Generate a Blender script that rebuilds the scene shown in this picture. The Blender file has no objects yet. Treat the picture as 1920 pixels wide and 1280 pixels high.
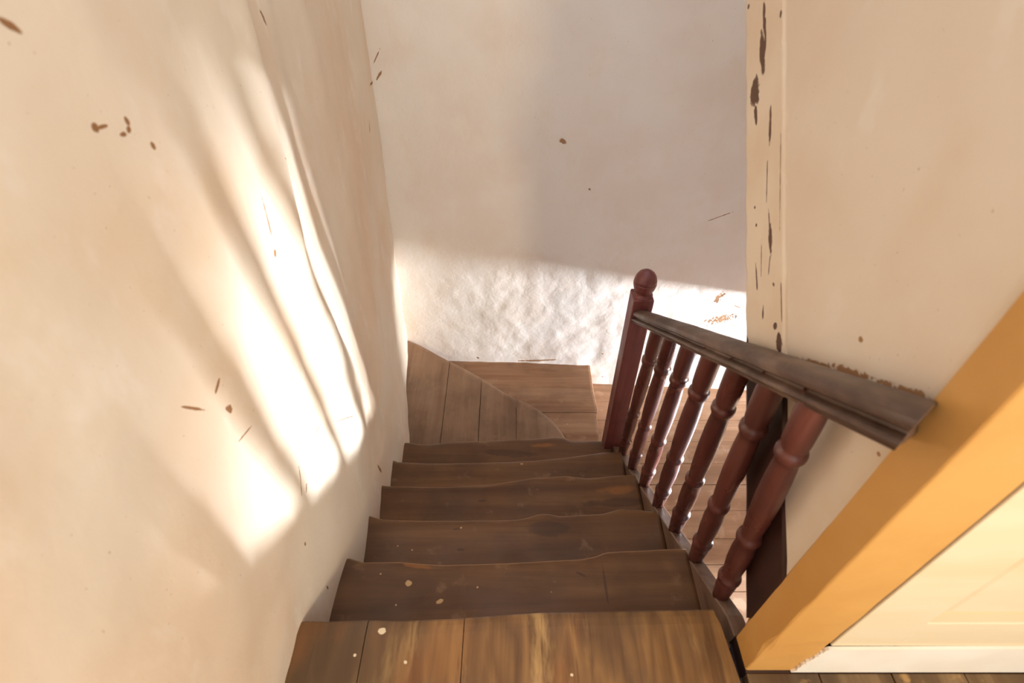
import bpy, bmesh, math, random
from mathutils import Vector, Matrix, noise
random.seed(4)
sc = bpy.context.scene
COL = sc.collection

# ------------------------------------------------------------------ camera
F = 998.0
TH = math.atan(940 / 998)
CT, ST = math.cos(TH), math.sin(TH)
cam_d = bpy.data.cameras.new('camera')
cam_d.sensor_width = 36.0
cam_d.lens = F / 1920 * 36.0
cam_d.clip_start = 0.02
cam_d.dof.use_dof = True
cam_d.dof.focus_distance = 2.5
cam_d.dof.aperture_fstop = 3.2
cam = bpy.data.objects.new('camera', cam_d)
COL.objects.link(cam)
cam.location = (0, 0, 0)
cam.rotation_euler = (math.pi / 2 - TH, 0, 0)
sc.camera = cam

# ------------------------------------------------------------------ world, lights, exposure
sc.view_settings.view_transform = 'Standard'
sc.view_settings.look = 'None'
sc.view_settings.gamma = 1.0
sc.view_settings.exposure = 0.0
w = bpy.data.worlds.new('world'); sc.world = w
w.use_nodes = True
w.node_tree.nodes['Background'].inputs[0].default_value = (0.91, 0.95, 1.03, 1)
w.node_tree.nodes['Background'].inputs[1].default_value = 1.28

def area(name, loc, target, sx, sy, power, col, spread=math.pi):
    l = bpy.data.lights.new(name, 'AREA'); l.shape = 'RECTANGLE'
    l.size = sx; l.size_y = sy; l.energy = power; l.color = col; l.spread = spread
    o = bpy.data.objects.new(name, l); COL.objects.link(o)
    o.location = loc
    o.rotation_euler = (Vector(target) - Vector(loc)).to_track_quat('-Z', 'Y').to_euler()
    return o

# warm lamp / window light of the landing, behind and to the right of the photographer
area('landing_window_light', (0.95, -1.55, -0.15), (-0.1, 1.6, -1.4), 0.20, 0.35, 37, (1.0, 0.82, 0.54))
# daylight coming up from the sunlit floor of the lower hall, through the slit cut for it
area('hall_floor_bounce', (3.0, 1.40, -3.07), (-0.6, 1.0, -1.1), 0.17, 0.17, 620, (0.86, 0.92, 1.0))
# low window of the lower hall
area('hall_window_light', (6.0, 1.5, -2.66), (0.4, 2.9, -2.5), 0.7, 0.40, 1450, (0.88, 0.93, 1.0))

# ------------------------------------------------------------------ helpers
def ray(px, py):
    u = px - 960; v = 640 - py
    return Vector((u, F * CT + v * ST, -F * ST + v * CT))
def atX(px, py, X): r = ray(px, py); return r * (X / r.x)
def atY(px, py, Y): r = ray(px, py); return r * (Y / r.y)
def atZ(px, py, Z): r = ray(px, py); return r * (Z / r.z)
def sm(a, b, x):
    t = min(1, max(0, (x - a) / (b - a))); return t * t * (3 - 2 * t)
def lerp_tab(tab, x):
    if x <= tab[0][0]: return tab[0][1]
    for (a, va), (b, vb) in zip(tab, tab[1:]):
        if x <= b: return va + (vb - va) * (x - a) / (b - a)
    return tab[-1][1]
def fbm(p, o=4): return noise.fractal(Vector(p), 1.0, 2.0, o)

def tag(o, label=None, cat=None, kind=None, group=None):
    if label: o['label'] = label
    if cat: o['category'] = cat
    if kind: o['kind'] = kind
    if group: o['group'] = group
    return o
def empty(name, loc=(0, 0, 0)):
    o = bpy.data.objects.new(name, None); COL.objects.link(o); o.location = loc
    o.empty_display_size = 0.05
    return o
def link(name, bm, mats, parent=None, smooth=False):
    me = bpy.data.meshes.new(name)
    bmesh.ops.recalc_face_normals(bm, faces=bm.faces[:])
    bm.to_mesh(me); bm.free()
    if not isinstance(mats, (list, tuple)): mats = [mats]
    for m in mats: me.materials.append(m)
    for p in me.polygons: p.use_smooth = smooth
    o = bpy.data.objects.new(name, me); COL.objects.link(o)
    if parent:
        o.parent = parent
        o.matrix_parent_inverse = Matrix.Translation(parent.location).inverted()
    return o
def box(bm, a, b, bev=0.0):
    x0, y0, z0 = a; x1, y1, z1 = b
    r = bmesh.ops.create_cube(bm, size=1.0)
    for v in r['verts']:
        v.co = Vector(((x0 + x1) / 2 + v.co.x * (x1 - x0), (y0 + y1) / 2 + v.co.y * (y1 - y0), (z0 + z1) / 2 + v.co.z * (z1 - z0)))
    if bev:
        es = list({e for v in r['verts'] for e in v.link_edges})
        bmesh.ops.bevel(bm, geom=es, offset=bev, segments=2, affect='EDGES', profile=0.5)
def loft(bm, rings, close=True, caps=True):
    vs = [[bm.verts.new(p) for p in r] for r in rings]
    n = len(vs[0])
    for a, b in zip(vs, vs[1:]):
        for i in range(n if close else n - 1):
            bm.faces.new((a[i], a[(i + 1) % n], b[(i + 1) % n], b[i]))
    if caps and close:
        bm.faces.new(vs[0]); bm.faces.new(vs[-1])
    return vs
def grid_surface(bm, fn, us, vs):
    g = [[bm.verts.new(fn(u, v)) for v in vs] for u in us]
    for i in range(len(us) - 1):
        for j in range(len(vs) - 1):
            bm.faces.new((g[i][j], g[i + 1][j], g[i + 1][j + 1], g[i][j + 1]))
    return g
def frange(a, b, n): return [a + (b - a) * i / n for i in range(n + 1)]

# ------------------------------------------------------------------ key geometry
R0, G0, H0, Y0 = .207, .265, 1.5, .5355
ZT = [-(H0 + R0 * i) for i in range(9)]            # tread heights; 8 = lower floor
ZF = ZT[8]
def zstr(y): return -1.505 - .79 * (y - .523)        # top of the stringer
def ywall_back(x): return 2.93 + (x + .79) * (2.85 - 2.93) / 1.55
LW = [(-2, -.56), (.3, -.555), (.55, -.548), (.8, -.535), (1.07, -.56), (1.33, -.59), (1.6, -.617), (1.87, -.625), (2.0, -.652), (2.5, -.725), (2.96, -.79)]
LR = [(-.2, 1.29), (-.77, 1.14), (-1.14, 1.21), (-1.57, 1.36), (-2.0, 1.5)]
def xwall_left(y, z):
    x = lerp_tab(LW, y)
    x += sm(1.7, 2.9, y) * .085 * sm(-2.5, -.6, z)           # the corner leans in towards the top
    ry = lerp_tab([(-a, b) for a, b in LR], -z)              # soft plaster ridge
    up = sm(-2.0, -1.2, z)
    x += (.02 * math.exp(-((y - ry) / .05) ** 2) - .012 * sm(ry, ry + .5, y) + .02 * sm(ry - .5, ry, y) * (1 - sm(ry, ry + .6, y))) * up
    x += .012 * fbm((y * 1.8, z * 1.5, 3.1), 3) + .004 * fbm((y * 7, z * 6, 8.2), 3)
    return x
def xwall_right(z): return .618 - .02 * (z + 1.5)
def on_right(px, py, off=0.0):
    r = ray(px, py)          # k*r.x = .618 - .045*(k*r.z+1.5) + off
    k = (.618 - .03 + off) / (r.x + .02 * r.z)
    return r * k

def on_left(px, py):                      # point of the left wall seen at a pixel
    X = -.56
    for _ in range(25):
        p = atX(px, py, X); X = .5 * X + .5 * xwall_left(p.y, p.z)
    return atX(px, py, X)
def on_back(px, py):
    Y = 2.9
    for _ in range(10):
        p = atY(px, py, Y); Y = back_pt(p.x, p.z)[1]
    return atY(px, py, Y)

def back_pt(x, z):
    amp = .001 + .0035 * sm(-1.7, -2.2, z) * sm(-.9, .1, x)
    y = ywall_back(x) + .012 * fbm((x * 1.5, z * 1.5, 1), 3) + amp * fbm((x * 9, z * 9, 5), 5)
    return (x, y, z)
# ------------------------------------------------------------------ materials
def lin(r, g, b):
    f = lambda c: (c / 255 / 12.92) if c <= 10 else ((c / 255 + 0.055) / 1.055) ** 2.4
    return (f(r), f(g), f(b), 1)
class N:
    def __init__(s, name):
        s.m = bpy.data.materials.new(name); s.m.use_nodes = True
        s.t = s.m.node_tree; s.b = s.t.nodes['Principled BSDF']
        s.co = s.t.nodes.new('ShaderNodeTexCoord').outputs['Object']
    def n(s, ty, **k):
        x = s.t.nodes.new(ty)
        for a, v in k.items(): setattr(x, a, v)
        return x
    def l(s, a, b): s.t.links.new(a, b)
    def put(s, sock, v):
        if isinstance(v, bpy.types.NodeSocket): s.l(v, sock)
        else: sock.default_value = v
    def noise(s, scale, det=4, rough=.5, vec=None, out='Fac', dist=0):
        x = s.n('ShaderNodeTexNoise'); x.inputs['Scale'].default_value = scale
        x.inputs['Detail'].default_value = det; x.inputs['Roughness'].default_value = rough
        x.inputs['Distortion'].default_value = dist
        s.l(vec or s.co, x.inputs['Vector']); return x.outputs[out]
    def scaled(s, v, vec=None, loc=(0, 0, 0), rot=(0, 0, 0)):
        x = s.n('ShaderNodeMapping'); x.inputs['Scale'].default_value = v
        x.inputs['Location'].default_value = loc; x.inputs['Rotation'].default_value = rot
        s.l(vec or s.co, x.inputs['Vector']); return x.outputs[0]
    def ramp(s, fac, pts):
        x = s.n('ShaderNodeValToRGB'); e = x.color_ramp.elements
        while len(e) < len(pts): e.new(.5)
        for i, (p, c) in enumerate(pts): e[i].position = p; e[i].color = c if len(c) == 4 else (*c, 1)
        s.l(fac, x.inputs[0]); return x.outputs[0]
    def mix(s, f, a, b, mode='MIX'):
        x = s.n('ShaderNodeMix', data_type='RGBA', blend_type=mode)
        s.put(x.inputs[0], f); s.put(x.inputs[6], a); s.put(x.inputs[7], b); return x.outputs[2]
    def math(s, op, a, b=0.0, c=0.0):
        x = s.n('ShaderNodeMath', operation=op)
        s.put(x.inputs[0], a); s.put(x.inputs[1], b)
        if op in ('MULTIPLY_ADD',): s.put(x.inputs[2], c)
        return x.outputs[0]
    def maprange(s, v, a, b, c=0.0, d=1.0, t='SMOOTHSTEP'):
        x = s.n('ShaderNodeMapRange', interpolation_type=t)
        s.put(x.inputs[0], v)
        for i, q in zip((1, 2, 3, 4), (a, b, c, d)): x.inputs[i].default_value = q
        return x.outputs[0]
    def mark(s, P, Q, hw, soft=.25, jag=.6, nz=None):
        """mask of one stain or chip: a ragged lens between the 3D points P and Q, half width hw (metres)"""
        P, Q = Vector(P), Vector(Q); c = (P + Q) / 2; a = (Q - P)
        h = max(a.length / 2, hw); a = a.normalized() if a.length > 1e-6 else Vector((0, 0, 1))
        sub = s.n('ShaderNodeVectorMath', operation='SUBTRACT'); s.l(s.co, sub.inputs[0]); sub.inputs[1].default_value = c
        dt = s.n('ShaderNodeVectorMath', operation='DOT_PRODUCT'); s.l(sub.outputs[0], dt.inputs[0]); dt.inputs[1].default_value = a
        al = s.math('MULTIPLY', dt.outputs['Value'], 1 / h)
        ln = s.n('ShaderNodeVectorMath', operation='LENGTH'); s.l(sub.outputs[0], ln.inputs[0])
        L2 = s.math('MULTIPLY', ln.outputs['Value'], ln.outputs['Value'])
        D2 = s.math('MULTIPLY', dt.outputs['Value'], dt.outputs['Value'])
        pe = s.math('MULTIPLY', s.math('SUBTRACT', L2, D2), 1 / (hw * hw))
        r = s.math('ADD', s.math('MULTIPLY', al, al), pe)
        r = s.math('ADD', r, s.math('MULTIPLY', s.math('SUBTRACT', nz, .5), jag * 6))
        return s.maprange(r, 1 - soft, 1 + soft, 1, 0)
    def marks(s, lst, nscale=60):
        nz = s.noise(nscale, 3, .6); out = None
        for m in lst:
            k = s.mark(*m[:3], nz=nz, **(m[3] if len(m) > 3 else {}))
            out = k if out is None else s.math('MAXIMUM', out, k)
        return out
    def bump(s, h, st=.3, dist=.01, nrm=None):
        x = s.n('ShaderNodeBump'); x.inputs['Strength'].default_value = st; x.inputs['Distance'].default_value = dist
        s.l(h, x.inputs['Height'])
        if nrm: s.l(nrm, x.inputs['Normal'])
        return x.outputs[0]
    def done(s, col, rough=.8, nrm=None, spec=.3):
        s.put(s.b.inputs['Base Color'], col); s.put(s.b.inputs['Roughness'], rough)
        s.b.inputs['Specular IOR Level'].default_value = spec
        if nrm: s.l(nrm, s.b.inputs['Normal'])
        return s.m

def plaster(name, base, base2, marks=None, light=None, bumpy=1.0, rough_low=None, markcol=(110, 78, 55)):
    m = N(name)
    c = m.mix(m.maprange(m.noise(1.7, 4, .55), .38, .66), lin(*base), lin(*base2))
    blot = m.maprange(m.noise(4.5, 5, .6, m.scaled((1, 1, .7))), .5, .75)
    c = m.mix(m.math('MULTIPLY', blot, .25), c, lin(base2[0] - 6, base2[1] - 16, base2[2] - 32))
    pale = m.maprange(m.noise(7.5, 4, .6, m.scaled((1, 1, .6), loc=(3, 5, 2))), .56, .72)
    c = m.mix(m.math('MULTIPLY', pale, .35), c, lin(244, 236, 226))
    speck = m.maprange(m.noise(140, 1, .5), .77, .8)
    c = m.mix(m.math('MULTIPLY', speck, .5), c, lin(150, 115, 85))
    if light: c = m.mix(m.math('MULTIPLY', m.marks(light, 12), .6), c, lin(246, 240, 232))
    hgt = m.math('ADD', m.math('MULTIPLY', m.noise(9, 6, .55), .8), m.math('MULTIPLY', m.noise(42, 4, .6), .12))
    if rough_low:
        z = m.n('ShaderNodeSeparateXYZ'); m.l(m.co, z.inputs[0])
        k = m.maprange(z.outputs['Z'], rough_low[0], rough_low[1], 1, 0)
        hgt = m.math('ADD', hgt, m.math('MULTIPLY', m.math('MULTIPLY', m.noise(13, 6, .6, dist=1.2), k), .4))
    if marks:
        mk = m.marks(marks); c = m.mix(mk, c, lin(*markcol))
        hgt = m.math('SUBTRACT', hgt, m.math('MULTIPLY', mk, .5))
    return m.done(c, .88, m.bump(hgt, .5 * bumpy, .012), .18)

def wood(name, dark, mid, pale, axis='X', gscale=1.0, rough=.45, specks=0.0, joint=None, spec=.4, worn=None, blot=.5, edge=None, spots=()):
    m = N(name)
    st = {'X': (.6, 9, 9), 'Y': (9, .6, 9), 'Z': (9, 9, .6)}[axis]
    v = m.scaled(tuple(q * gscale for q in st))
    g = m.noise(1.0, 7, .6, v, dist=.9)
    fine = m.noise(6.0, 4, .65, v)
    c = m.ramp(g, [(.28, lin(*dark)), (.5, lin(*mid)), (.74, lin(*pale))])
    c = m.mix(m.math('MULTIPLY', m.maprange(fine, .35, .75), .35), c, lin(*dark))
    b = m.maprange(m.noise(3.2, 4, .6), .42, .68)
    c = m.mix(m.math('MULTIPLY', b, blot), c, lin(*[q * .72 for q in dark]))
    if worn:
        wv = m.maprange(m.noise(worn[1], 4, .6, m.scaled((1, 1, 1), loc=(7, 1, 4))), worn[2], worn[2] + .12)
        c = m.mix(m.math('MULTIPLY', wv, worn[3]), c, lin(*worn[0]))
    if edge:                                   # bare rubbed arrises
        ge = m.n('ShaderNodeNewGeometry')
        tn = m.n('ShaderNodeSeparateXYZ'); m.l(ge.outputs['True Normal'], tn.inputs[0])
        k = m.math('MULTIPLY', m.maprange(tn.outputs['Z'], .88, .965, 1, 0), m.maprange(m.noise(5, 3), .32, .6, .3, 1))
        c = m.mix(m.math('MULTIPLY', k, edge[1]), c, lin(*edge[0]))
    if specks:
        vo = m.n('ShaderNodeTexVoronoi'); vo.inputs['Scale'].default_value = 26; m.l(m.co, vo.inputs['Vector'])
        pick = m.n('ShaderNodeSeparateColor'); m.l(vo.outputs['Color'], pick.inputs[0])
        size = m.math('MULTIPLY', m.math('POWER', pick.outputs[1], 4), .2)
        k = m.math('MULTIPLY', m.math('LESS_THAN', vo.outputs['Distance'], m.math('ADD', size, .03)), m.math('GREATER_THAN', pick.outputs[0], 1 - specks))
        c = m.mix(k, c, lin(214, 192, 160))
    for lst, colr, amt, ns in spots:
        c = m.mix(m.math('MULTIPLY', m.marks(lst, ns), amt), c, lin(*colr))
    h = m.math('ADD', m.math('MULTIPLY', g, .5), m.math('MULTIPLY', fine, .25))
    r = m.maprange(m.noise(5, 3), .3, .7, rough - .08, rough + .15)
    return m.done(c, r, m.bump(h, .35, .004), spec)

def cxX(p, q, X, hw, **k): return (on_left(*p), on_left(*q), hw * 1.05, k)
# left wall marks, placed on the wall plane x = -0.56 (deeper: lens of small depth)
LX = -.552
ML = [cxX((232, 216), (243, 236), LX, .004), cxX((243, 236), (240, 250), LX, .004), cxX((226, 253), (240, 250), LX, .003),
      cxX((172, 234), (184, 244), LX, .005), cxX((184, 240), (203, 234), LX, .0025), cxX((283, 267), (292, 279), LX, .004),
      cxX((486, 18), (500, 46), LX, .006), cxX((0, 35), (42, 62), LX, .004, soft=.6),
      cxX((515, 468), (517, 484), LX - .012, .006), cxX((424, 762), (436, 770), LX, .007), cxX((404, 738), (412, 708), LX, .003), cxX((340, 762), (382, 768), LX, .0025),
      cxX((443, 832), (470, 800), LX, .0018), cxX((492, 372), (512, 452), LX - .01, .0022), cxX((584, 830), (600, 796), LX - .01, .0018), cxX((630, 790), (668, 778), LX - .01, .0018),
      cxX((560, 870), (566, 930), LX, .0018), cxX((534, 296), (537, 303), LX, .003)]
MLdeep = []
for X, (a, b), hw in [(-.715, ((694, 160), (700, 150)), .006), (-.71, ((692, 228), (694, 252)), .005), (-.62, ((708, 872), (716, 885)), .008),
                      (-.6, ((575, 905), (574, 925)), .004), (-.56, ((571, 1016), (573, 1022)), .004), (-.56, ((612, 1098), (616, 1104)), .003)]:
    MLdeep.append((on_left(*a), on_left(*b), hw, {}))
M_left = plaster('left_wall_plaster', (229, 215, 195), (225, 202, 176), ML + MLdeep, bumpy=.75, rough_low=(-2.3, -1.5), markcol=(150, 108, 72))
def cY(p, q, hw, **k): return (on_back(*p), on_back(*q), hw * .95, k)
MB = [cY((1050, 262), (1062, 268), .012, soft=.5), cY((1104, 353), (1107, 357), .006), cY((966, 677), (1048, 674), .009), cY((894, 669), (898, 672), .008),
      cY((1325, 415), (1372, 398), .003), cY((706, 150), (716, 132), .006), cY((700, 120), (712, 92), .003),
      cY((1325, 604), (1375, 592), .03, soft=.5, jag=1.6), cY((1340, 566), (1358, 548), .018, soft=.5, jag=1.6), cY((1376, 572), (1390, 578), .004), cY((1128, 662), (1131, 664), .006), cY((1128, 705), (1131, 707), .005)]
M_back = plaster('back_wall_plaster', (240, 234, 227), (236, 225, 215), MB, bumpy=.9, rough_low=(-2.15, -1.75), markcol=(165, 128, 96))
M_right = plaster('right_wall_plaster', (231, 218, 200), (227, 209, 188),
    [(on_right(*p), on_right(*q), h, dict(soft=.5, jag=1.2)) for p, q, h in (((1500, 672), (1560, 690), .006), ((1560, 686), (1640, 716), .008), ((1640, 712), (1745, 748), .006), ((1612, 640), (1616, 632), .005), ((1600, 846), (1600, 849), .003), ((1648, 850), (1651, 853), .004))],
    bumpy=.5, markcol=(170, 128, 92))
M_hallwall = plaster('hall_wall_plaster', (232, 222, 212), (226, 212, 200), [], bumpy=.5)

def tz(i, p, q, hw, **k): return (atZ(*p, ZT[i]), atZ(*q, ZT[i]), hw, k)
SPOTS = [([tz(2, (985, 990), (1075, 992), .028, soft=.5), tz(3, (1095, 945), (1215, 940), .02, soft=.6), tz(5, (905, 846), (1000, 852), .022, soft=.4), tz(1, (1130, 1062), (1140, 1130), .004), tz(2, (850, 992), (866, 990), .006), tz(2, (855, 1030), (870, 1030), .005), tz(3, (896, 939), (912, 938), .005), tz(1, (1080, 1072), (1098, 1080), .004)], (64, 42, 32), .55, 14),
         ([tz(1, (752, 1054), (815, 1062), .010, soft=.5), tz(3, (1125, 920), (1185, 915), .02, soft=.8), tz(5, (1000, 835), (1040, 833), .012, soft=.8)], (156, 98, 46), .5, 14),
         ([tz(1, (760, 1093), (772, 1093), .009, jag=.3), tz(1, (818, 1130), (830, 1124), .007), tz(1, (742, 1133), (743, 1134), .003), tz(1, (713, 1075), (714, 1076), .003), tz(1, (895, 1100), (896, 1101), .003), tz(1, (1033, 1109), (1035, 1110), .003),
           tz(2, (745, 1024), (747, 1022), .003), tz(2, (772, 1031), (774, 1030), .003), tz(2, (863, 990), (866, 988), .003), tz(4, (975, 868), (981, 869), .005)], (196, 160, 110), .9, 60)]
M_tread = wood('tread_wood', (84, 54, 32), (108, 74, 45), (132, 95, 60), 'X', .8, .5, specks=.012, worn=((142, 108, 78), 9, .6, .45), blot=.4, edge=((160, 120, 84), .6), spots=SPOTS)
M_winder = wood('winder_wood', (116, 86, 64), (144, 112, 86), (164, 134, 108), 'Y', .8, .5, specks=.03, worn=((150, 122, 96), 8, .58, .5), blot=.35, edge=((176, 142, 110), .5))
M_tread7 = wood('winder_board_wood', (112, 76, 50), (148, 108, 76), (172, 136, 104), 'X', .8, .5, specks=.03, worn=((165, 130, 98), 8, .58, .5), blot=.35, edge=((176, 142, 110), .5))
M_floor = wood('hall_floor_wood', (136, 98, 72), (172, 132, 100), (196, 160, 130), 'X', .7, .5, specks=.05, worn=((205, 172, 142), 8, .56, .5), blot=.2)
def figured(name):
    m = N(name)
    v = m.scaled((5, .9, 5), loc=(.35, .4, 0))
    base = m.noise(1.1, 2, .5, v)
    wv = m.math('FRACT', m.math('MULTIPLY', m.math('ADD', base, m.math('MULTIPLY', m.noise(3, 3, .5, v), .12)), 11))
    wv = m.math('PINGPONG', m.math('MULTIPLY', wv, 2), 1)
    g = m.noise(1, 6, .6, m.scaled((22, 1.6, 22)), dist=.6)
    c = m.ramp(m.math('ADD', m.math('MULTIPLY', wv, .25), m.math('MULTIPLY', g, .8)), [(.25, lin(88, 58, 30)), (.52, lin(124, 88, 50)), (.85, lin(160, 118, 68))])
    st = m.maprange(m.noise(1, 5, .6, m.scaled((11, 2.4, 5), loc=(4, 2, 1))), .55, .72)
    c = m.mix(m.math('MULTIPLY', st, .7), c, lin(204, 164, 104))
    cr = m.maprange(m.noise(1, 6, .65, m.scaled((30, 2.0, 5), loc=(1, 6, 1))), .56, .66)
    c = m.mix(m.math('MULTIPLY', cr, .6), c, lin(74, 48, 26))
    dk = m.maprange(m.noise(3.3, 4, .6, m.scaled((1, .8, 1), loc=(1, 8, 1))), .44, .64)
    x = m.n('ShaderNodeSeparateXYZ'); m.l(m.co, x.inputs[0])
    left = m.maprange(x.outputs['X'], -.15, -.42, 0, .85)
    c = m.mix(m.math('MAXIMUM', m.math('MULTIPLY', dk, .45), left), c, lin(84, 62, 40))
    og = m.maprange(m.noise(4.1, 3, .5, m.scaled((1.4, .6, 1), loc=(9, 3, 1))), .56, .72)
    c = m.mix(m.math('MULTIPLY', og, .25), c, lin(160, 98, 46))
    mk = m.marks([(atZ(710, 1180, -1.5), atZ(722, 1181, -1.5), .009, {}), (atZ(663, 1228, -1.5), atZ(667, 1228, -1.5), .0035, {}), (atZ(758, 1241, -1.5), atZ(762, 1241, -1.5), .004, {}), (atZ(1071, 1264, -1.5), atZ(1073, 1265, -1.5), .004, {})])
    c = m.mix(mk, c, lin(226, 205, 170))
    return m.done(c, m.maprange(m.noise(6, 3), .3, .7, .32, .55), m.bump(m.math('ADD', g, m.math('MULTIPLY', wv, .3)), .3, .003), .4)
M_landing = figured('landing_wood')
M_landing_dark = wood('landing_side_wood', (70, 48, 28), (104, 78, 48), (140, 112, 76), 'Y', 1.1, .42, specks=.03, worn=((196, 152, 92), 11, .58, .6), blot=.55)
M_redwood = wood('baluster_wood', (72, 34, 28), (98, 50, 42), (120, 70, 58), 'Z', 1.4, .32, spec=.6, blot=.4)
M_newel = wood('newel_wood', (92, 44, 42), (124, 66, 62), (144, 86, 80), 'Z', 1.2, .4, spec=.5, blot=.35)
M_rail = wood('handrail_wood', (66, 46, 36), (98, 74, 60), (132, 108, 92), 'Y', 1.4, .38, spec=.5, blot=.4)
M_string = wood('stringer_wood', (96, 70, 56), (128, 100, 82), (154, 128, 110), 'Y', 1.2, .5, worn=((150, 120, 98), 10, .6, .4), blot=.4)
M_darkpost = wood('dark_post_wood', (44, 24, 20), (62, 36, 30), (80, 50, 42), 'Z', 1.2, .4, spec=.5)

def painted(name, c1, c2, rough=.5, scale=3, marks=None, markcol=(120, 80, 40), stretch=(1, 1, 1)):
    m = N(name)
    c = m.mix(m.maprange(m.noise(scale, 4, .55, m.scaled(stretch)), .35, .68), lin(*c1), lin(*c2))
    h = m.math('ADD', m.noise(14, 4), m.math('MULTIPLY', m.noise(60, 3), .15))
    if marks:
        mk = m.marks(marks, 38); c = m.mix(mk, c, lin(*markcol)); h = m.math('SUBTRACT', h, m.math('MULTIPLY', mk, .8))
    return m.done(c, rough, m.bump(h, .25, .006), .3)
M_ochre = painted('ochre_paint', (208, 158, 90), (200, 148, 80), .5, 4)
M_cream = painted('cream_door_paint', (228, 212, 182), (222, 202, 166), .5, 3, stretch=(.5, 1, 2))
M_white = painted('white_baseboard_paint', (240, 234, 224), (234, 226, 212), .5, 6)

# ------------------------------------------------------------------ setting: walls
bm = bmesh.new()
grid_surface(bm, lambda y, z: (xwall_left(y, z), y, z), frange(-1.9, 3.0, 150), frange(-3.2, 1.2, 130))
wl = link('wall_left', bm, M_left, smooth=True); tag(wl, 'cream plaster wall running down the left side of the stairs, streaked with white daylight', kind='structure')

bm = bmesh.new()
grid_surface(bm, back_pt, frange(-.95, 2.1, 170), frange(-3.2, 1.2, 220))
wb = link('wall_back', bm, M_back, smooth=True); tag(wb, 'cream and white plaster wall facing the camera at the foot of the stairs', kind='structure')

# right partition wall, with its raking free edge that carries the painted timber
def rake(u_px, lean=0.0):                     # line in the right wall plane seen at image column u_px
    return on_right(u_px, 1110), on_right(u_px, -200)
bm = bmesh.new()
a0, a1 = rake(1462)
TW = .11
def rk(z, a=a0, b=a1):                         # y of the raking edge at height z
    t = (z - a.z) / (b.z - a.z); return a.y + (b.y - a.y) * t
zs = frange(-1.7, 1.2, 60)
rows = []
for z in zs:
    ye = max(.5, rk(z)); row = []
    for k in range(25):
        y = .478 + (ye - .478) * k / 24
        e = sm(0, .1, 1 - k / 24) * .006 * fbm((y * 5, z * 5, 2), 4)
        row.append((xwall_right(z) + e, y, z))
    rows.append(row)
front = [[bm.verts.new(p) for p in r] for r in rows]
back = [[bm.verts.new((p[0] + TW, p[1], p[2])) for p in (r[0], r[-1])] for r in rows]
for i in range(len(rows) - 1):
    for k in range(24): bm.faces.new((front[i][k], front[i][k + 1], front[i + 1][k + 1], front[i + 1][k]))
    bm.faces.new((back[i][0], back[i + 1][0], back[i + 1][1], back[i][1]))
    bm.faces.new((front[i][0], front[i + 1][0], back[i + 1][0], back[i][0]))
    bm.faces.new((front[i][24], back[i][1], back[i + 1][1], front[i + 1][24]))
wr = link('wall_right', bm, M_right, smooth=True); tag(wr, 'cream plaster wall behind the handrail on the right, beside the ochre door frame', kind='structure')

# lower floor (boards run left to right)
bm = bmesh.new()
y = .2
while y < 3.1:
    bw = .15 + random.random() * .05
    dz = random.uniform(-.0015, .0015)
    box(bm, (-.95, y + .0015, ZF - .03), (6.6, y + bw - .0015, ZF + dz), .002)
    y += bw
fl = link('floor', bm, M_floor); tag(fl, 'worn wooden plank floor of the lower hall, seen through the balusters', kind='structure')
bm = bmesh.new(); box(bm, (-.95, -.9, ZF - .1), (6.6, 3.4, ZF - .034)); tag(link('floor_base', bm, M_string), kind='structure')

# unseen hall wall on the right, its openings cut to shape the daylight
bm = bmesh.new()
HX = 2.0
for (y0, y1, z0, z1) in [(-.9, .8, ZF, 1.2), (1.385, 2.04, ZF, 1.2), (2.84, 2.99, ZF, 1.2), (.8, 1.385, -2.345, 1.2), (.8, 1.165, ZF, -2.345), (2.04, 2.84, -2.257, 1.2)]:
    box(bm, (HX, y0, z0), (HX + .08, y1, z1))
pr = [(1.16, -2.34), (1.16, -2.50), (1.18, -2.46), (1.205, -2.43), (1.235, -2.405), (1.255, -2.37), (1.27, -2.345), (1.275, -2.34)]  # infill that shapes the top of the light patch on the left wall
loft(bm, [[(HX, y, z) for y, z in pr], [(HX + .08, y, z) for y, z in pr]])
box(bm, (HX + .08, 2.04, ZF), (3.15, 2.06, -1.2))  # partition added to keep the floor bounce out of the second opening
tag(link('wall_hall_unseen', bm, M_hallwall), 'unseen plaster wall of the lower hall, openings cut to shape the daylight', kind='structure')

# upper landing
bm = bmesh.new()
nos0 = [(500, 1162), (570, 1160), (620, 1161), (680, 1158), (750, 1160), (860, 1155), (1000, 1145), (1120, 1143), (1340, 1138)]
def nosing_pts(lst, z): return [atZ(p[0], p[1], z) for p in lst]
def yfront(pts, x):
    return lerp_tab([(p.x, p.y) for p in pts], x)
P0 = nosing_pts(nos0, ZT[0])
def board(bm, x0, x1, yf, yb, z, th=.04, nx=14, rnd=.012, sag=None):
    """board whose worn front edge follows yf(x); boards are solid and have a rounded nosing"""
    rings = []
    for k in range(nx + 1):
        x = x0 + (x1 - x0) * k / nx; f = yf(x); s = sag(x) if sag else 0
        b = yb(x) if callable(yb) else yb
        ring = []
        for q in frange(0, 1, 5)[:-1]: ring.append((x, b + (f - .04 - b) * q, z))
        ring += [(x, f - .04, z), (x, f - .02, z - .0015 - s * .5), (x, f - rnd * .6, z - rnd * .3 - s), (x, f - rnd * .15, z - rnd * .75 - s), (x, f, z - th * .5 - s * .5),
                 (x, f - .003, z - th * .85), (x, f - rnd, z - th), (x, b, z - th)]
        rings.append(ring)
    loft(bm, rings)
xs = [-.75, -.38, -.126, .5425]
for a, b in zip(xs, xs[1:]):
    board(bm, a + .0012, b - .0012, lambda x: yfront(P0, x), -1.2, ZT[0] + random.uniform(-.001, .001), .045, nx=10, sag=lambda x: .002 + .002 * fbm((x * 9, 0, 1), 2))
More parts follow.
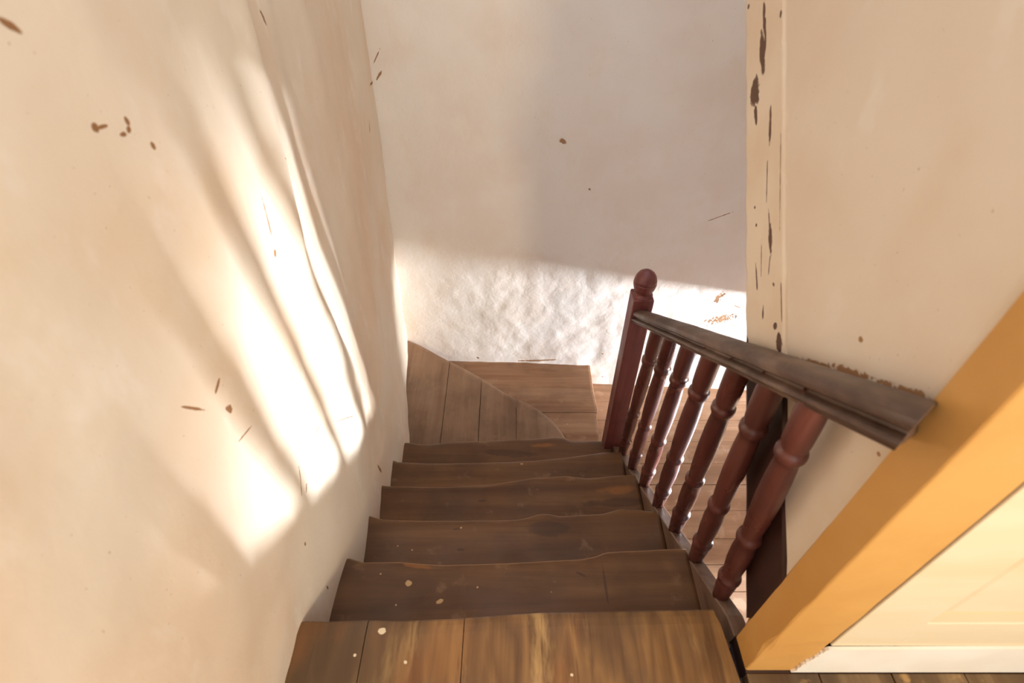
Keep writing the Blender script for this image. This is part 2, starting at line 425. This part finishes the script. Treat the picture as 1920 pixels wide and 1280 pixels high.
for v in bm.verts:
    if v.co.x > .54: v.co.x += min(.036, max(0, .535 - v.co.y) * .26)
ld = link('landing', bm, M_landing, smooth=False); tag(ld, 'golden brown worn planks of the upper landing in the foreground', kind='structure')
bm = bmesh.new()
for k in range(7):
    box(bm, (.580 + k * .18, -1.2, ZT[0] - .045), (.580 + k * .18 + .177, .396, ZT[0] - .001 * (k % 2)), .002)
ld2 = link('landing_side', bm, M_landing_dark); tag(ld2, 'dark worn floorboards in front of the cream door', kind='structure')

bm = bmesh.new()
box(bm, (.40, -1.2, ZT[0] - .24), (.5795, .478, ZT[0] - .047)); box(bm, (.5795, .3965, ZT[0] - .24), (1.62, .478, ZT[0] - .0005))  # dark filler added so the gaps beside the landing read as shade
tag(link('landing_gap_filler', bm, M_darkpost), 'dark filler added below landing edge and door frame, standing for shade in the gaps', kind='structure')
# ------------------------------------------------------------------ staircase
stair = empty('staircase', (0, .5, ZF))
tag(stair, 'worn dark brown wooden staircase going down and turning right', 'staircase')
NOS = {
 1: [(560, 1042), (655, 1043), (680, 1050), (750, 1050), (830, 1055), (950, 1052), (1090, 1044), (1115, 1040), (1137, 1031), (1259, 1025), (1300, 1024)],
 2: [(600, 962), (692, 963), (715, 970), (780, 973), (900, 972), (970, 971), (993, 966), (1010, 960), (1030, 960), (1050, 964), (1130, 960), (1165, 950), (1200, 952), (1225, 955), (1260, 956)],
 3: [(640, 905), (713, 906), (740, 909), (830, 911), (900, 906), (960, 900), (1000, 894), (1060, 889), (1100, 893), (1190, 886), (1230, 884)],
 4: [(680, 857), (733, 858), (745, 863), (800, 866), (900, 865), (1000, 861), (1080, 853), (1130, 845), (1160, 845), (1200, 845)],
 5: [(700, 828), (765, 827), (800, 831), (850, 825), (900, 824), (1000, 820), (1055, 816), (1070, 823), (1130, 824), (1160, 824)]}
XR = {1: .578, 2: .574, 3: .572, 4: .572, 5: .572}
for i in range(1, 6):
    P = nosing_pts(NOS[i], ZT[i])
    yb = (yfront(P0, 0) if i == 1 else yfront(prev, 0)) - .06
    bm = bmesh.new()
    tab = [(p.x, p.y) for p in P]
    board(bm, -.72, XR[i], lambda x: lerp_tab(tab, x), yb, ZT[i], .04, nx=90, sag=lambda x: .003 + .004 * fbm((x * 6, i * 3.1, 1), 3))
    link('tread', bm, M_tread, stair, smooth=True)
    prev = P
# risers
for i in range(0, 6):
    pts = P0 if i == 0 else nosing_pts(NOS[i], ZT[i])
    ym = min(p.y for p in pts if -.55 < p.x < .55) - .035
    bm = bmesh.new(); box(bm, (-.72, ym - .02, ZT[i + 1] - .001), (.572, ym, ZT[i] - .04))
    link('riser', bm, M_tread, stair)
# winder tread 6 : triangle in the corner, boards running away from the camera, worn front edge
n6 = [(760, 634), (790, 646), (820, 663), (870, 689), (905, 708), (935, 727), (965, 745), (985, 752), (1010, 766), (1035, 786), (1050, 803), (1060, 820)]
P6 = [atZ(*p, ZT[6]) for p in n6]
tab6 = [(p.x, p.y) for p in P6] + [(.57, 1.90)]
tab6 = [(-.95, tab6[0][1] + .08)] + tab6
yb6 = yfront(nosing_pts(NOS[5], ZT[5]), 0) - .06
bm = bmesh.new()
jx = [-.95] + [atZ(x, 800, ZT[6]).x for x in (829, 898, 968)] + [.56]
for k, (a, b) in enumerate(zip(jx, jx[1:])):
    board(bm, a + .002, b - .002, lambda x: lerp_tab(tab6, x), yb6, ZT[6] + [0, .002, -.001, .001][k], .04, nx=26, sag=lambda x: .003 + .003 * fbm((x * 8, 9, 1), 3))
link('tread', bm, M_winder, stair)
bm = bmesh.new()
rp = [(x, lerp_tab(tab6, x) - .045) for x in frange(-.95, .56, 12)]
loft(bm, [[(x, y, ZT[6] - .04), (x, y, ZT[7] - .001), (x, y - .02, ZT[7] - .001), (x, y - .02, ZT[6] - .04)] for x, y in rp])
link('riser', bm, M_winder, stair)
# winder tread 7 : boards running left to right, worn right-hand edge
def edge7(y): return lerp_tab([(1.8, .57), (2.2, .595), (2.38, .60), (2.44, .615), (2.5, .607), (2.6, .602), (2.9, .607)], y) + .003 * fbm((y * 14, 3, 3), 2)
bm = bmesh.new()
j7 = [1.8, 2.13, 2.40, 2.635, 2.95]
for k, (a, b) in enumerate(zip(j7, j7[1:])):
    rings = []
    for q in range(9):
        y = a + .002 + (b - a - .004) * q / 8; e = edge7(y); z = ZT[7] + [0, -.002, .001, -.003][k]
        ring = [(x, y, z) for x in (-.9, -.4, .1, e - .02)] + [(e - .005, y, z - .003), (e, y, z - .014), (e, y, z - .03), (e - .01, y, z - .04), (-.9, y, z - .04)]
        rings.append(ring)
    loft(bm, rings)
link('tread', bm, M_tread7, stair)
bm = bmesh.new(); box(bm, (.535, 1.8, ZF), (.555, 2.95, ZT[7] - .04)); link('riser', bm, M_tread7, stair)
# outer stringer
bm = bmesh.new()
SX0, SX1 = .5765, .6205
rings = []
for y in frange(.482, 1.80, 24):
    zt = min(ZT[0] - .002, zstr(y)) + .0015 * fbm((y * 8, 1, 1), 2)
    rings.append([(SX0, y, zt - .003), (SX0 + .003, y, zt), (SX1 - .003, y, zt), (SX1, y, zt - .003), (SX1, y, zt - .30), (SX0, y, zt - .30)])
loft(bm, rings)
sg = link('stringer', bm, M_string, stair)

# ------------------------------------------------------------------ stair railing
railing = empty('stair_railing', (.575, 1.84, ZF))
tag(railing, 'dark reddish brown railing with turned balusters on the right side of the stairs', 'railing')
# newel post
nwx0, nwx1, nwy0, nwy1 = .527, .617, 1.795, 1.885
newel_bot, newel_top = ZF, atX(1187, 558, .527).z
bm = bmesh.new(); box(bm, (nwx0, nwy0, newel_bot), (nwx1, nwy1, newel_top), .006)
newel = link('newel_post', bm, M_newel, railing)
newel['label'] = 'square reddish newel post at the lower end of the railing'
def lathe(bm, prof, p0, p1, seg=28):
    """prof: (t along the axis 0..1 or metres, radius)"""
    p0, p1 = Vector(p0), Vector(p1); ax = (p1 - p0); L = ax.length; ax.normalize()
    q = ax.to_track_quat('Z', 'Y')
    rings = []
    for t, r in prof:
        c = p0 + ax * (L * t)
        rings.append([tuple(c + q @ Vector((r * math.cos(a), r * math.sin(a), 0))) for a in [2 * math.pi * k / seg for k in range(seg)]])
    loft(bm, rings)
bm = bmesh.new()
fb = Vector((.573, 1.84, newel_top - .004))
prof = [(0, .044), (.05, .044), (.09, .036), (.13, .033), (.2, .035), (.24, .040), (.30, .045), (.42, .049), (.52, .050), (.56, .0495), (.57, .0475), (.58, .0495), (.66, .047), (.76, .043), (.86, .035), (.94, .022), (1, .006)]
lathe(bm, prof, fb, fb + Vector((0, 0, .135)))
fn = link('finial', bm, M_newel, newel, smooth=True)
fn['label'] = 'rounded turned finial'

# handrail: moulded profile swept between two stations taken at the newel and at the ochre frame
def rail_station(px_top, px_bot, X):
    return atX(*px_top, X), atX(*px_bot, X)
tN, bN = rail_station((1200, 588), (1198, 611), .533)
tU, bU = rail_station((1690, 812), (1665, 845), .512)
def line_at(a, b, y): t = (y - a.y) / (b.y - a.y); return a + (b - a) * t
RW = .072
prof_rail = [(0, .0), (.0, -.020), (.008, -.024), (.013, -.029), (.012, -.035), (-.001, -.041), (-.004, -.049), (-.001, -.054), (.003, -.057), (.004, -.066), (RW / 2, -.067), (RW - .004, -.066), (RW + .002, -.056), (RW, -.042), (RW - .006, -.036),
             (RW - .009, -.031), (RW - .006, -.026), (RW, -.020), (RW, 0), (RW - .006, .008), (RW - .018, .014), (RW / 2, .016), (.018, .014), (.006, .008)]
bm = bmesh.new(); rings = []
for k, y in enumerate(frange(1.80, .478, 40)):
    t = line_at(tN, tU, y); b = line_at(bN, bU, y)
    hs = max(.8, min(1.25, (t.z - b.z) / .060))
    wob = .0025 * fbm((y * 5, 2, 2), 2)
    ring = []
    for p in prof_rail:                       # the top end is cut on a slant against the ochre frame
        yy = y if k < 40 else min(.478, .474 * (t.x + p[0] * 1.18) / .58)
        wr_ = 1 + .18 * k / 40
        ring.append((t.x + p[0] * wr_ + wob, yy, line_at(bN, bU, yy).z + (.067 + p[1]) * (.84 + .18 * k / 40) + wob))
    rings.append(ring)
loft(bm, rings)
hr = link('handrail', bm, M_rail, railing, smooth=False)
md = hr.modifiers.new('bevel', 'BEVEL'); md.width = .0015; md.segments = 2; md.limit_method = 'ANGLE'
for p in hr.data.polygons: p.use_smooth = True
hr['label'] = 'worn moulded handrail'

def baluster(base, top, s=1.0):
    bm = bmesh.new()
    A = [(0, .0215), (.04, .0235), (.10, .0265), (.118, .0270), (.124, .0240), (.132, .0240), (.138, .0300), (.15, .0310), (.158, .0290), (.164, .0240), (.19, .0245),
         (.26, .0280), (.33, .0280), (.385, .0245), (.392, .0290), (.405, .0305), (.415, .0290), (.422, .0240), (.43, .0235),
         (.50, .0265), (.60, .0285), (.70, .0275), (.765, .0250), (.785, .0240), (.790, .0280), (.80, .0315), (.815, .0315), (.822, .0285), (.827, .0255), (.835, .0255),
         (.85, .0280), (.90, .0290), (.94, .0290), (.965, .0285), (.985, .0275), (1, .0275)]
    lathe(bm, [(t, r * s) for t, r in A], base, top, 24)
    return link('baluster', bm, M_redwood, railing, smooth=True)
bases = [1.690, 1.500, 1.312, 1.130, .950, .778, .612]
tops = [(1228, 640), (1253, 655), (1286, 672), (1326, 692), (1376, 716), (1436, 748), (1512, 790)]
for k, (yb_, tp) in enumerate(zip(bases, tops)):
    b = Vector((.5975, yb_, zstr(yb_) - .004))
    # top: under the middle of the rail, on the sight line of the photo's baluster head
    xt = .568 - (1.8 - yb_) * .016
    r = atX(*tp, xt)
    zr = line_at(bN, bU, r.y).z + .024
    d = (r - b); d = d / d.z
    tpnt = b + d * (zr - b.z)
    baluster(b, tpnt)

# ------------------------------------------------------------------ painted raking timber at the wall's edge
post = empty('timber_post', tuple(on_right(1435, 1150, -.004)))
tag(post, 'peeling cream painted timber post at the right wall edge, bare dark wood below handrail', 'post')
def rake_pts(py, off): return [on_right(c, py, off) for c in (1397, 1468)]
PO = -.007
pm = []
def pmk(p, q, wpx, **k):
    a, b = on_right(*p, PO), on_right(*q, PO)
    sc_ = (a - b).length / max(1, math.hypot(p[0] - q[0], p[1] - q[1]))
    return (a, b, wpx / 2 * .6 * a.length / 1000 * 2.2, k)
org = Vector(post.location)
for p, q, wd in [((1432, 0), (1434, 68), 7), ((1434, 40), (1436, 95), 5), ((1430, 62), (1431, 136), 15), ((1415, 146), (1416, 200), 22), ((1416, 195), (1418, 232), 8), ((1445, 205), (1443, 270), 6),
                 ((1439, 300), (1437, 380), 2.5), ((1444, 418), (1445, 476), 9), ((1441, 390), (1443, 430), 3), ((1415, 386), (1415, 391), 4), ((1418, 420), (1418, 424), 4), ((1417, 494), (1420, 548), 4),
                 ((1431, 570), (1430, 598), 4), ((1452, 606), (1455, 616), 9), ((1460, 620), (1461, 664), 14), ((1464, 520), (1466, 610), 2.5), ((1404, 10), (1403, 15), 5), ((1464, 20), (1463, 36), 5), ((1449, 530), (1452, 536), 4),
                 ((1398, 628), (1402, 645), 8), ((1444, 480), (1441, 512), 2.5), ((1428, 450), (1427, 520), 2.0), ((1464, 250), (1462, 420), 1.6)]:
    pm.append(pmk(p, q, wd))
M_postpaint = painted('post_cream_paint', (235, 219, 196), (229, 208, 182), .55, 5, pm, (104, 74, 58))
def slab_along(bm, py0, py1, n, thick=.035, jag=0.0):
    rings = []
    for k in range(n + 1):
        py = py0 + (py1 - py0) * k / n
        L = on_right(1397 + jag * fbm((py * .02, 1, 1), 3), py, PO); Rr = on_right(1469 + jag * .6 * fbm((py * .03, 4, 1), 3), py, PO)
        mid = (L + Rr) / 2
        rings.append([tuple(L + Vector((.003, -.0015, 0)) * 0 + Vector((.003, 0, 0))), tuple(L.lerp(Rr, .06)), tuple(L.lerp(Rr, .5)), tuple(L.lerp(Rr, .97)), tuple(Rr + Vector((.004, 0, 0))),
                      tuple(Rr + Vector((thick, 0, 0))), tuple(L + Vector((thick, 0, 0)))])
    loft(bm, rings)
bm = bmesh.new(); slab_along(bm, 690, -1300, 110, .11, 2.2)
o = link('painted_section', bm, M_postpaint, post); o['label'] = 'cream painted upper length with dark peeled patches'
bm = bmesh.new(); slab_along(bm, 1158, 692, 14, .11, 1.0)
o = link('bare_section', bm, M_darkpost, post); o['label'] = 'dark brown bare lower length'

# ------------------------------------------------------------------ ochre frame, cream door, white baseboard
door = empty('door_1', (.58, .44, ZT[0]))
tag(door, 'cream panelled door in an ochre yellow frame at the right edge', kind='structure')
JX0, JX1, JY0, JY1 = .580, .711, .403, .478
bm = bmesh.new(); rings = []
for z in frange(ZT[0], 1.2, 90):
    n1 = .0022 * fbm((z * 16, 1, 7), 4); bulge = .009 * math.exp(-((z + 1.34) / .045) ** 2) - .005 * math.exp(-((z + 1.22) / .03) ** 2)
    n2 = .0015 * fbm((z * 10, 5, 7), 4)
    c = .004 + abs(n1) + max(0, bulge)
    rings.append([(JX0, JY1 + n2, z), (JX0 + n2, JY0 + c, z), (JX0 + c * .35, JY0 + c * .35, z), (JX0 + c, JY0, z), (JX1 - .003, JY0 + n2, z), (JX1, JY0 + .003, z), (JX1, JY1 + .05, z), (JX0 + .05, JY1 + .05, z), (JX0 + .012, JY1 + .004, z)])
loft(bm, rings)
link('door_frame', bm, M_ochre, door)
bm = bmesh.new()
dx0, dx1, dy = .7225, 1.55, .405
box(bm, (dx0, dy, -1.33), (.868, dy + .04, .9), .003)
box(bm, (1.40, dy, -1.33), (dx1, dy + .04, .9), .003)
box(bm, (.866, dy, -1.33), (1.402, dy + .04, -1.19), .003)
box(bm, (.866, dy, -.05), (1.402, dy + .04, .1), .003)
leaf = link('door_leaf', bm, M_cream, door)
bm = bmesh.new()
box(bm, (.862, dy + .026, -1.20), (1.405, dy + .036, .9))
# raised field with bevelled margins
vs = [(.876, dy + .026, -1.180), (1.392, dy + .026, -1.180), (1.392, dy + .026, -.06), (.876, dy + .026, -.06)]
vi = [(.90, dy + .010, -1.150), (1.368, dy + .010, -1.150), (1.368, dy + .010, -.090), (.90, dy + .010, -.090)]
A = [bm.verts.new(v) for v in vs]; B = [bm.verts.new(v) for v in vi]
for k in range(4): bm.faces.new((A[k], A[(k + 1) % 4], B[(k + 1) % 4], B[k]))
bm.faces.new(B)
link('panel', bm, M_cream, leaf)
bm = bmesh.new(); box(bm, (.7115, .462, ZT[0]), (1.6, .478, .95)); link('door_gap_backing', bm, M_darkpost, door)  # backing added behind the door gap, dark in place of its shade
bm = bmesh.new()
# white baseboard with the ragged end of its paint lapping onto the frame
prof = [(.690, -1.498)]
for k in range(1, 26):
    z = -1.498 + k * (.168 / 25)
    prof.append((.692 + .022 * (k / 25) + random.uniform(-.005, .005), z))
prof += [(1.6, -1.322), (1.6, -1.498)]
fr = [bm.verts.new((x, .3975, z)) for x, z in prof]; bk = [bm.verts.new((x, .4046, z)) for x, z in prof]
bm.faces.new(fr); bm.faces.new(list(reversed(bk)))
for k in range(len(fr)): bm.faces.new((fr[k], fr[(k + 1) % len(fr)], bk[(k + 1) % len(fr)], bk[k]))
bb = link('baseboard_right', bm, M_white); tag(bb, 'white painted board under the cream door', kind='structure')
